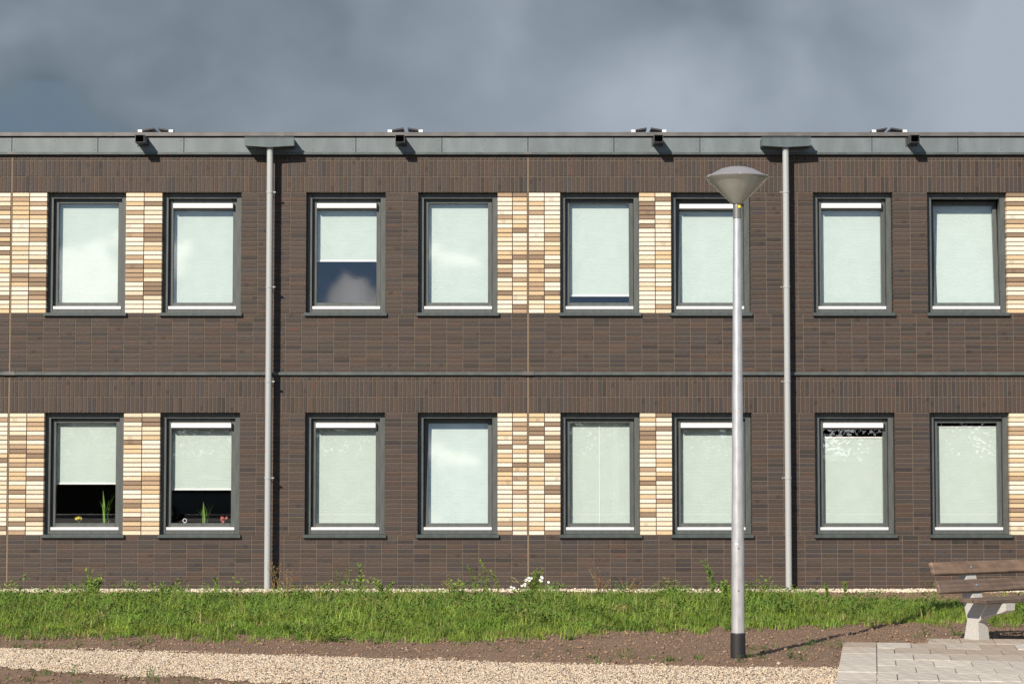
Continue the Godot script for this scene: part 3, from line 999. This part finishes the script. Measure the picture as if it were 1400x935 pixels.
func make_bench() -> void:
	# local x = forward (towards the sitter's knees), z = minus the long axis
	var o := base("park_bench", Vector3(4.42, 0.012, 9.02), deg_to_rad(-54.0))
	tag(o, "weathered wooden bench on pale concrete supports at the edge of the paving", "bench")
	var body := PackedVector2Array([Vector2(-0.055, 0.165), Vector2(0.075, 0.165), Vector2(0.15, 0.225), Vector2(0.36, 0.27), Vector2(0.425, 0.295), Vector2(0.425, 0.361), Vector2(0.05, 0.361), Vector2(-0.02, 0.50), Vector2(-0.10, 0.72), Vector2(-0.165, 0.70), Vector2(-0.125, 0.45), Vector2(-0.075, 0.24)])
	for along in [0.0, -1.15]:
		var m := MB.new()
		prism(m, body, func(q: Vector2) -> float: return 0.058 + 0.018 * absf(q.y - 0.165))
		# flared foot
		m.hexa([Vector3(-0.10, -0.05, 0.075), Vector3(0.105, -0.05, 0.075), Vector3(0.105, -0.05, -0.075), Vector3(-0.10, -0.05, -0.075),
			Vector3(-0.058, 0.18, 0.062), Vector3(0.08, 0.18, 0.062), Vector3(0.08, 0.18, -0.062), Vector3(-0.058, 0.18, -0.062)])
		for i in m.v.size(): m.v[i].z += along
		obj("concrete_support", m, M.concrete, o)
	# planks: two in the back, two in the seat; the long axis runs along z
	var lean := deg_to_rad(22.0)
	for q in [[-0.115, 0.675, 0.0], [-0.045, 0.507, 0.09]]:
		var m := MB.new()
		m.col = Color(0.30, 0.20, 0.145) if q[1] > 0.6 else Color(0.23, 0.16, 0.122)
		m.round_box(Vector3(-0.022, -0.064, -1.62), Vector3(0.022, 0.064, 0.52), 0.008)
		var plank := obj("back_plank", m, M.wood, o)
		plank.transform = Transform3D(Basis(Vector3(0, 0, 1), lean), Vector3(q[0] + 0.035, q[1], 0.0))
		for along in [0.0, -1.15]:
			var b := MB.new()
			b.tube(Vector3(0.021, 0.0, along), Vector3(0.028, 0.0, along), 0.013, 0.010, 10)
			obj("bolt", b, M.bolt, plank)
	for q in [0.06, 0.235]:
		var m := MB.new()
		m.col = Color(0.24, 0.175, 0.135)
		m.round_box(Vector3(q, 0.362, -1.62), Vector3(q + 0.155, 0.402, 0.30), 0.008)
		obj("seat_plank", m, M.wood, o)

# ---------------------------------------------------------------- plants
func blade(m: MB, at: Vector3, lean: Vector3, hgt: float, wide: float) -> void:
	var side := Vector3(-lean.z, 0, lean.x)
	if side.length() < 0.01: side = Vector3(1, 0, 0)
	side = side.normalized() * wide / 2
	var mid := at + Vector3(0, hgt * 0.6, 0) + lean * 0.35
	var tip := at + Vector3(0, hgt * (1.0 - lean.length() * 0.25), 0) + lean
	m.quad(at - side, at + side, mid + side * 0.8, mid - side * 0.8)
	m.tri(mid - side * 0.8, mid + side * 0.8, tip)

func make_window_plants() -> void:
	var y := Z1 + 0.0855
	# reed-like plant in the left lower window
	for q in [[-5.62, 0.47, "tall reed-like green plant standing inside the left lower window", 14, 0.13], [-4.24, 0.33, "smaller leafy green plant inside the second lower window from the left", 12, 0.11]]:
		var o := base("potted_plant", Vector3(q[0], y, -0.385))
		tag(o, q[2], "plant")
		var p := MB.new()
		p.lathe([Vector2(0.0, 0.0), Vector2(0.04, 0.0), Vector2(0.055, 0.07), Vector2(0.05, 0.07), Vector2(0.0, 0.062)], Vector3.ZERO, 20)
		obj("pot", p, M.pot, o)
		for i in q[3]:
			var m := MB.new()
			m.col = Color(0.16, 0.30, 0.06) * rng.randf_range(0.7, 1.3)
			var a := rng.randf() * TAU
			var l: Vector3 = Vector3(cos(a), 0, sin(a) * 0.5) * rng.randf_range(0.2, 1.0) * q[4] * 1.3
			blade(m, Vector3(rng.randf_range(-0.03, 0.03), 0.06, rng.randf_range(-0.02, 0.02)), l, q[1] * rng.randf_range(0.5, 1.05), 0.036)
			obj("leaf", m, M.leaf, o)
	for q in [[-5.98, "small potted flower with pale yellow petals inside the left lower window", Color(0.75, 0.65, 0.12)], [-3.99, "small potted pink flower inside the second lower window from the left", Color(0.55, 0.16, 0.13)]]:
		var o := base("potted_flower", Vector3(q[0], y, -0.37))
		tag(o, q[1], "flower")
		var p := MB.new()
		p.lathe([Vector2(0.0, 0.0), Vector2(0.03, 0.0), Vector2(0.04, 0.06), Vector2(0.036, 0.06), Vector2(0.0, 0.052)], Vector3.ZERO, 18)
		obj("pot", p, M.pot, o)
		for i in 5:
			var st := MB.new()
			st.col = Color(0.14, 0.17, 0.05)
			var tip := Vector3(rng.randf_range(-0.05, 0.05), rng.randf_range(0.09, 0.15), rng.randf_range(-0.02, 0.03))
			st.tube(Vector3(0, 0.05, 0), tip, 0.003, 0.003, 5)
			obj("stem", st, M.stem, o)
			var fl := MB.new()
			fl.col = q[2]
			for k in 5:
				var a := TAU * k / 5.0
				fl.leaf(tip, Vector3(cos(a), sin(a), 0.3).normalized(), Vector3(-sin(a), cos(a), 0), 0.026, 0.02, 0.2)
			obj("blossom", fl, M.leaf, o)
	var rg := MB.new()
	for i in 20:
		var a := TAU * i / 20.0
		var b := TAU * (i + 1) / 20.0
		rg.tube(Vector3(cos(a), sin(a), 0) * 0.026 + Vector3(0, 0.105, 0), Vector3(cos(b), sin(b), 0) * 0.026 + Vector3(0, 0.105, 0), 0.006, 0.006, 6, false)
	rg.tube(Vector3(0, 0.0, 0), Vector3(0, 0.077, 0), 0.012, 0.007, 8)
	var ring := obj("ring_ornament", rg, M.white)
	ring.position = Vector3(-4.52, y, -0.36)
	tag(ring, "small white ring ornament inside the second lower window from the left", "ornament")

func tuft(seed_: int, blades: int, spread: float, hgt: float, lean: float, wide: float) -> ArrayMesh:
	var r := RandomNumberGenerator.new()
	r.seed = seed_
	var m := MB.new()
	for i in blades:
		var a := r.randf() * TAU
		var p := Vector3(cos(a), 0, sin(a)) * spread * sqrt(r.randf())
		var b := r.randf() * TAU
		m.col = Color(1, 1, 1) * r.randf_range(0.75, 1.2)
		if r.randf() < 0.09: m.col = Color(1.9, 1.25, 1.5)
		blade(m, p, Vector3(cos(b), 0, sin(b)) * hgt * r.randf_range(0.15, 1.0) * lean, hgt * r.randf_range(0.55, 1.1), wide * r.randf_range(0.7, 1.2))
	return m.mesh()

func herb(seed_: int, leaves: int, rad: float, hgt: float) -> ArrayMesh:
	var r := RandomNumberGenerator.new()
	r.seed = seed_
	var m := MB.new()
	for i in leaves:
		var a := r.randf() * TAU
		var out := Vector3(cos(a), 0, sin(a))
		var at := out * rad * r.randf() + Vector3.UP * hgt * r.randf_range(0.15, 1.0)
		m.col = Color(0.8, 0.8, 0.8)
		m.tri(Vector3(at.x * 0.25 - 0.002, 0, at.z * 0.25), Vector3(at.x * 0.25 + 0.002, 0, at.z * 0.25), at + out * 0.004)
		m.col = Color(1, 1, 1) * r.randf_range(0.7, 1.25)
		var d := (out + Vector3.UP * r.randf_range(-0.3, 0.8)).normalized()
		m.leaf(at, d, d.cross(Vector3.UP).normalized(), r.randf_range(0.025, 0.055), r.randf_range(0.012, 0.024), 0.2)
	return m.mesh()

func make_grass() -> void:
	var kinds := [tuft(1, 18, 0.07, 0.075, 1.5, 0.0085), tuft(2, 15, 0.08, 0.11, 1.2, 0.008), tuft(3, 12, 0.07, 0.17, 0.8, 0.008), herb(4, 34, 0.09, 0.12), herb(5, 28, 0.07, 0.19)]
	var bufs := []
	for k in kinds: bufs.append(PackedFloat32Array())
	for i in 26000:
		var x := rng.randf_range(-8.3, 8.3)
		var near := line_z(GRASS_NEAR, x) + edge_noise.get_noise_1d(x * 2.2 + 20.0) * 0.6
		var far := line_z(GRASS_FAR, x) + edge_noise.get_noise_1d(x * 2.0 + 90.0) * 0.5
		var t := rng.randf()
		var z := lerpf(far, near, t)
		if rng.randf() < 0.012: z = near + rng.randf_range(0.0, 0.5)
		var patch := edge_noise.get_noise_2d(x * 0.9, z * 0.9)
		if t > 0.965 and rng.randf() < 0.45: continue
		if t < 0.10 and rng.randf() < 0.55: continue
		var k := 0
		var wild := 0.62 - t + patch * 0.6
		if wild > 0.28: k = [1, 2, 2, 3, 4, 2][rng.randi() % 6]
		elif wild > -0.05: k = [0, 1, 1, 2, 3][rng.randi() % 5]
		else: k = [0, 0, 0, 1][rng.randi() % 4]
		if t < 0.08: k = [0, 0, 3][rng.randi() % 3]
		var c := Color(0.125, 0.215, 0.022).lerp(Color(0.20, 0.27, 0.036), clampf(0.5 + patch * 1.2, 0, 1))
		if k >= 3: c = Color(0.11, 0.20, 0.026)
		c = c * rng.randf_range(0.72, 1.25) * (1.0 + 0.55 * edge_noise.get_noise_2d(x * 2.6 + 31.0, z * 1.7))
		if rng.randf() < 0.06: c = Color(0.30, 0.25, 0.09)
		var s := rng.randf_range(0.75, 1.2) * (0.88 + 0.7 * maxf(0.0, edge_noise.get_noise_2d(x * 1.9 + 77.0, z * 1.6)))
		if rng.randf() < 0.012: s *= 1.6
		if x > 3.6: s *= 0.8
		if t > 0.9: s *= 0.75
		if t < 0.14 and rng.randf() < 0.05: s *= 1.45; k = 4
		s = minf(s, 1.5)
		put(bufs[k], Basis(Vector3.UP, rng.randf() * TAU).scaled(Vector3(s, s * rng.randf_range(0.8, 1.2), s)), Vector3(x, soil_height(x, z) - 0.008, z), c)
	# sprigs coming up on the bare soil
	for q in [[0.5, 7.6, 11.3], [-4.3, 9.6, 9.95], [1.5, 10.9, 11.6], [3.0, 9.2, 10.2], [4.9, 8.2, 8.7], [-1.5, 13.6, 14.4], [-3.5, 12.7, 13.3]]:
		for i in 22:
			var x: float = q[0] + rng.randf_range(-1.0, 1.0)
			var z: float = rng.randf_range(q[1], q[2])
			if on_path(x, z) or on_paving(x, z): continue
			var s := rng.randf_range(0.3, 0.75)
			put(bufs[[0, 3, 3, 0, 1][rng.randi() % 5]], Basis(Vector3.UP, rng.randf() * TAU).scaled(Vector3.ONE * s), Vector3(x, soil_height(x, z) - 0.005, z), Color(0.10, 0.155, 0.03) * rng.randf_range(0.8, 1.2))
	var o := base("grass")
	kind(o, "stuff")
	tag(o, "rough green grass with low weeds growing before the wall", "grass")
	for k in kinds.size():
		var p := scatter("grass_tufts" if k < 3 else "low_weeds", kinds[k], M.leaf, bufs[k], o)
		kind(p, "stuff")

func spire(m: MB, at: Vector3, hgt: float, lean: Vector3, thick: float, leafy: int, long: float, c: Color) -> void:
	var n := 10
	var pts := []
	for i in n + 1:
		var t := float(i) / n
		pts.append(at + Vector3.UP * hgt * (t - 0.12 * t * t * lean.length() / maxf(hgt, 0.01)) + lean * t * t)
	m.col = c * 0.8
	for i in n: m.tube(pts[i], pts[i + 1], thick * (1.0 - 0.07 * i), thick * (1.0 - 0.07 * (i + 1)), 5, false)
	for i in int(leafy * 1.9):
		var t := rng.randf_range(0.12, 1.0)
		var k := t * n
		var j := mini(int(k), n - 1)
		var p: Vector3 = pts[j].lerp(pts[j + 1], k - j)
		var a := rng.randf() * TAU
		var d := (Vector3(cos(a), 0, sin(a)) + Vector3.UP * rng.randf_range(0.3, 1.3)).normalized()
		m.col = c * rng.randf_range(0.7, 1.35)
		m.leaf(p, d, d.cross(Vector3.UP).normalized(), long * rng.randf_range(0.7, 1.3) * (1.15 - 0.45 * t), long * 0.27, 0.2)

func make_weeds() -> void:
	var green := Color(0.17, 0.27, 0.035)
	var pale := Color(0.17, 0.21, 0.06)
	var straw := Color(0.30, 0.22, 0.09)
	var red := Color(0.26, 0.12, 0.06)
	# x, z, height, kind, label
	var list := [
		[-5.33, 2.0, 0.33, "bush", "bushy dark green weed below the cream strip left of the first lower window"],
		[-4.35, 2.1, 0.16, "bush", "low leafy weed below the second lower window from the left"],
		[-3.78, 1.8, 0.20, "spire", "thin green weed left of the left downpipe"],
		[-3.16, 0.55, 0.42, "straw", "dry brown grass stalks rising beside the foot of the left downpipe"],
		[-2.85, 1.8, 0.32, "straw", "dry seed stalks just right of the left downpipe's shadow"],
		[-2.16, 2.0, 0.33, "pale", "pale plumed weed below the third lower window"],
		[-1.92, 2.0, 0.37, "spire", "single upright green weed under the right part of the third lower window"],
		[-1.62, 2.1, 0.18, "bush", "small leafy weed right of the third lower window"],
		[-0.74, 1.9, 0.26, "straw", "wispy reddish grass stalks under the fourth lower window"],
		[-0.40, 1.9, 0.36, "spires", "pair of green leafy spires bending left before the cream middle panel"],
		[-0.24, 1.7, 0.40, "spires", "taller pair of green spires next to the white-flowered weed"],
		[0.30, 2.0, 0.36, "daisy", "leafy weed with small white flowers at the middle expansion joint"],
		[1.15, 1.9, 0.34, "red", "spray of thin reddish grass stalks under the fifth lower window"],
		[1.50, 1.9, 0.24, "red", "low spray of yellowish grass stalks right of the reddish one"],
		[2.52, 2.2, 0.42, "bent", "tall bright green weed with a bent tip left of the lamp post"],
		[2.72, 2.2, 0.20, "bush", "small bushy weed between the bent weed and the lamp post"],
		[3.98, 2.2, 0.14, "spire", "little green weed right of the right downpipe"],
		[4.22, 2.2, 0.17, "spire", "slim green weed below the seventh lower window"],
	]
	for w in list:
		var o := base("weed", Vector3(w[0], soil_height(w[0], w[1]) - 0.01, w[1]))
		tag(o, w[4], "weed", "weeds along the wall")
		var h: float = w[2] * 1.08 + 0.05
		var m := MB.new()
		match w[3]:
			"bush":
				for i in 7:
					var a := rng.randf() * TAU
					spire(m, Vector3(cos(a), 0, sin(a)) * 0.03, h * rng.randf_range(0.6, 1.0), Vector3(cos(a), 0, sin(a)) * 0.09, 0.004, 16, 0.075, green)
			"spire":
				spire(m, Vector3.ZERO, h, Vector3(-0.03, 0, 0.0), 0.004, 46, 0.06, green)
			"pale":
				for i in 3: spire(m, Vector3(rng.randf_range(-0.03, 0.03), 0, 0), h * rng.randf_range(0.75, 1.0), Vector3(rng.randf_range(-0.06, 0.08), 0, 0), 0.004, 36, 0.045, pale)
			"spires":
				spire(m, Vector3(-0.06, 0, 0), h, Vector3(-0.11, 0, 0), 0.005, 50, 0.05, green)
				spire(m, Vector3(0.06, 0, 0), h * 0.72, Vector3(-0.09, 0, 0), 0.005, 40, 0.05, green)
			"bent":
				spire(m, Vector3(0.03, 0, 0), h, Vector3(-0.14, 0, 0), 0.006, 62, 0.075, Color(0.15, 0.26, 0.03))
			"straw", "red":
				for i in 6:
					var l := Vector3(rng.randf_range(-0.16, 0.16), 0, rng.randf_range(-0.05, 0.05))
					spire(m, Vector3(rng.randf_range(-0.05, 0.05), 0, 0), h * rng.randf_range(0.55, 1.05), l, 0.0042, 9, 0.045, straw if w[3] == "straw" or i % 2 else red)
			"daisy":
				for i in 9:
					var l := Vector3(rng.randf_range(-0.17, 0.15), 0, rng.randf_range(-0.05, 0.12))
					spire(m, Vector3(rng.randf_range(-0.09, 0.09), 0, rng.randf_range(-0.03, 0.03)), h * rng.randf_range(0.55, 1.0), l, 0.004, 24, 0.055, green)
		obj("stems_and_leaves", m, M.leaf, o)
		if w[3] == "daisy":
			for i in 19:
				var p := Vector3(rng.randf_range(-0.32, 0.22), 0, rng.randf_range(0.02, 0.16))
				p.y = 0.16 + 0.13 * exp(-pow(p.x / 0.13, 2)) + rng.randf_range(-0.03, 0.05)
				var f := MB.new()
				var fs := MB.new()
				fs.col = green * 0.8
				fs.tube(Vector3(p.x * 0.8, 0.0, p.z * 0.6), p, 0.0025, 0.002, 4, false)
				obj("flower_stem", fs, M.leaf, o)
				for k in 8:
					var a := TAU * k / 8.0
					f.leaf(p, Vector3(cos(a), sin(a) * 0.8, 0.5).normalized(), Vector3(-sin(a), cos(a) * 0.8, 0), 0.022, 0.016, 0.1)
				obj("flower", f, M.petal, o)

# ---------------------------------------------------------------- behind the camera: what the window panes mirror
func make_beyond() -> void:
	var r := MB.new()
	r.quad(Vector3(-120, -0.02, 47), Vector3(120, -0.02, 47), Vector3(120, -0.02, 38), Vector3(-120, -0.02, 38))
	kind(obj("street", r, M.asphalt), "structure")
	var s := MB.new()
	s.box(Vector3(-120, -0.05, 47.0), Vector3(120, 0.10, 48.6))
	kind(obj("pavement", s, M.slab), "structure")
	make_car(Vector3(-9.6, -0.02, 40.2), 0.0, "dark parked car at the street opposite the building")
	# clipped hedge along the far side of the street
	var hb := PackedFloat32Array()
	for i in 26000:
		var p := Vector3(rng.randf_range(-45, 45), rng.randf_range(0.0, 2.1), rng.randf_range(52.2, 53.6))
		if rng.randf() < 0.6: p.z = 52.2 + rng.randf_range(-0.12, 0.1)
		elif rng.randf() < 0.6: p.y = 2.05 + rng.randf_range(-0.1, 0.16)
		var sc := rng.randf_range(0.8, 1.4)
		put(hb, Basis.from_euler(Vector3(rng.randf() * 6, rng.randf() * 6, rng.randf() * 6)).scaled(Vector3.ONE * sc), p, Color(0.045, 0.075, 0.02) * rng.randf_range(0.6, 1.4))
	var hedge := base("hedge", Vector3.ZERO)
	tag(hedge, "clipped dark green hedge along the far side of the street", "hedge")
	var core := MB.new()
	core.col = Color(0.03, 0.035, 0.015)
	core.box(Vector3(-45, -0.05, 52.35), Vector3(45, 2.0, 53.5))
	obj("branches", core, M.stem, hedge)
	kind(scatter("leaves", herb(14, 14, 0.16, 0.2), M.leaf, hb, hedge), "stuff")
	var opposite := ["far beyond the building's left end", "left of the building", "opposite the left corner windows", "opposite the second window column", "opposite the left downpipe", "opposite the building's middle", "opposite the lamp post", "opposite the right downpipe", "opposite the bench", "right of the building", "far beyond the building's right end"]
	var spots := [[-52, 118, 5.2], [-41, 124, 6.0], [-31, 117, 4.8], [-22, 122, 5.6], [-11, 119, 4.6], [-2, 125, 5.8], [8, 118, 5.0], [17, 121, 5.4], [27, 116, 4.9], [38, 122, 6.0], [50, 119, 5.3]]
	for i in spots.size():
		var q: Array = spots[i]
		var o := base("tree", Vector3(q[0], -0.03, q[1]))
		tag(o, "leafy tree across the street, %s" % opposite[i], "tree", "trees across the street")
		var h: float = q[2] + 2.6
		var t := MB.new()
		t.tube(Vector3.ZERO, Vector3(0.1, h * 0.45, 0), 0.16, 0.1, 9)
		for k in 5:
			var a := rng.randf() * TAU
			t.tube(Vector3(0.1, h * 0.4, 0), Vector3(cos(a) * 1.3, h * 0.72, sin(a) * 1.3), 0.07, 0.03, 6)
		obj("trunk", t, M.bark, o)
		var m := MB.new()
		for k in 3000:
			var d := Vector3(rng.randfn(), rng.randfn() * 0.75, rng.randfn()).normalized()
			var c := Vector3(rng.randf_range(-4.6, 4.6), h * rng.randf_range(0.25, 0.78), rng.randf_range(-1.8, 1.8))
			var p := c + d * rng.randf_range(0.3, 1.3)
			p.y = clampf(p.y, 0.5, h)
			m.col = Color(0.035, 0.065, 0.018) * rng.randf_range(0.6, 1.4)
			m.leaf(p, d, d.cross(Vector3(0.3, 1, 0.2)).normalized(), 0.5, 0.35, 0.2)
		obj("crown", m, M.leaf, o)

func make_car(at: Vector3, turn: float, label: String) -> void:
	var o := base("parked_car", at, turn)
	tag(o, label, "car")
	var body := MB.new()
	prism(body, PackedVector2Array([Vector2(-2.15, 0.28), Vector2(2.1, 0.28), Vector2(2.2, 0.5), Vector2(2.1, 0.72), Vector2(1.1, 0.92), Vector2(-1.9, 0.95), Vector2(-2.2, 0.85), Vector2(-2.22, 0.5)]), func(q: Vector2) -> float: return 0.88 - 0.06 * absf(q.y - 0.6))
	obj("body", body, M.car, o)
	var cab := MB.new()
	prism(cab, PackedVector2Array([Vector2(-1.95, 0.93), Vector2(1.05, 0.91), Vector2(0.35, 1.36), Vector2(-0.3, 1.44), Vector2(-1.2, 1.40), Vector2(-1.75, 1.2)]), func(q: Vector2) -> float: return 0.80 - 0.35 * (q.y - 0.92))
	obj("windows", cab, M.dark_glass, o)
	var rf := MB.new()
	prism(rf, PackedVector2Array([Vector2(0.36, 1.362), Vector2(-0.3, 1.442), Vector2(-1.2, 1.402), Vector2(-1.2, 1.43), Vector2(-0.3, 1.47), Vector2(0.38, 1.388)]), func(_q: Vector2) -> float: return 0.64)
	obj("roof", rf, M.car, o)
	for x in [-1.35, 1.35]:
		for z in [-0.86, 0.86]:
			var w := MB.new()
			w.tube(Vector3(x, 0.32, z - 0.1), Vector3(x, 0.32, z + 0.1), 0.32, 0.32, 24)
			var wh := obj("wheel", w, M.tyre, o)
			var rim := MB.new()
			rim.tube(Vector3(x, 0.32, z - 0.105), Vector3(x, 0.32, z + 0.105), 0.2, 0.2, 16)
			obj("rim", rim, M.alu, wh)
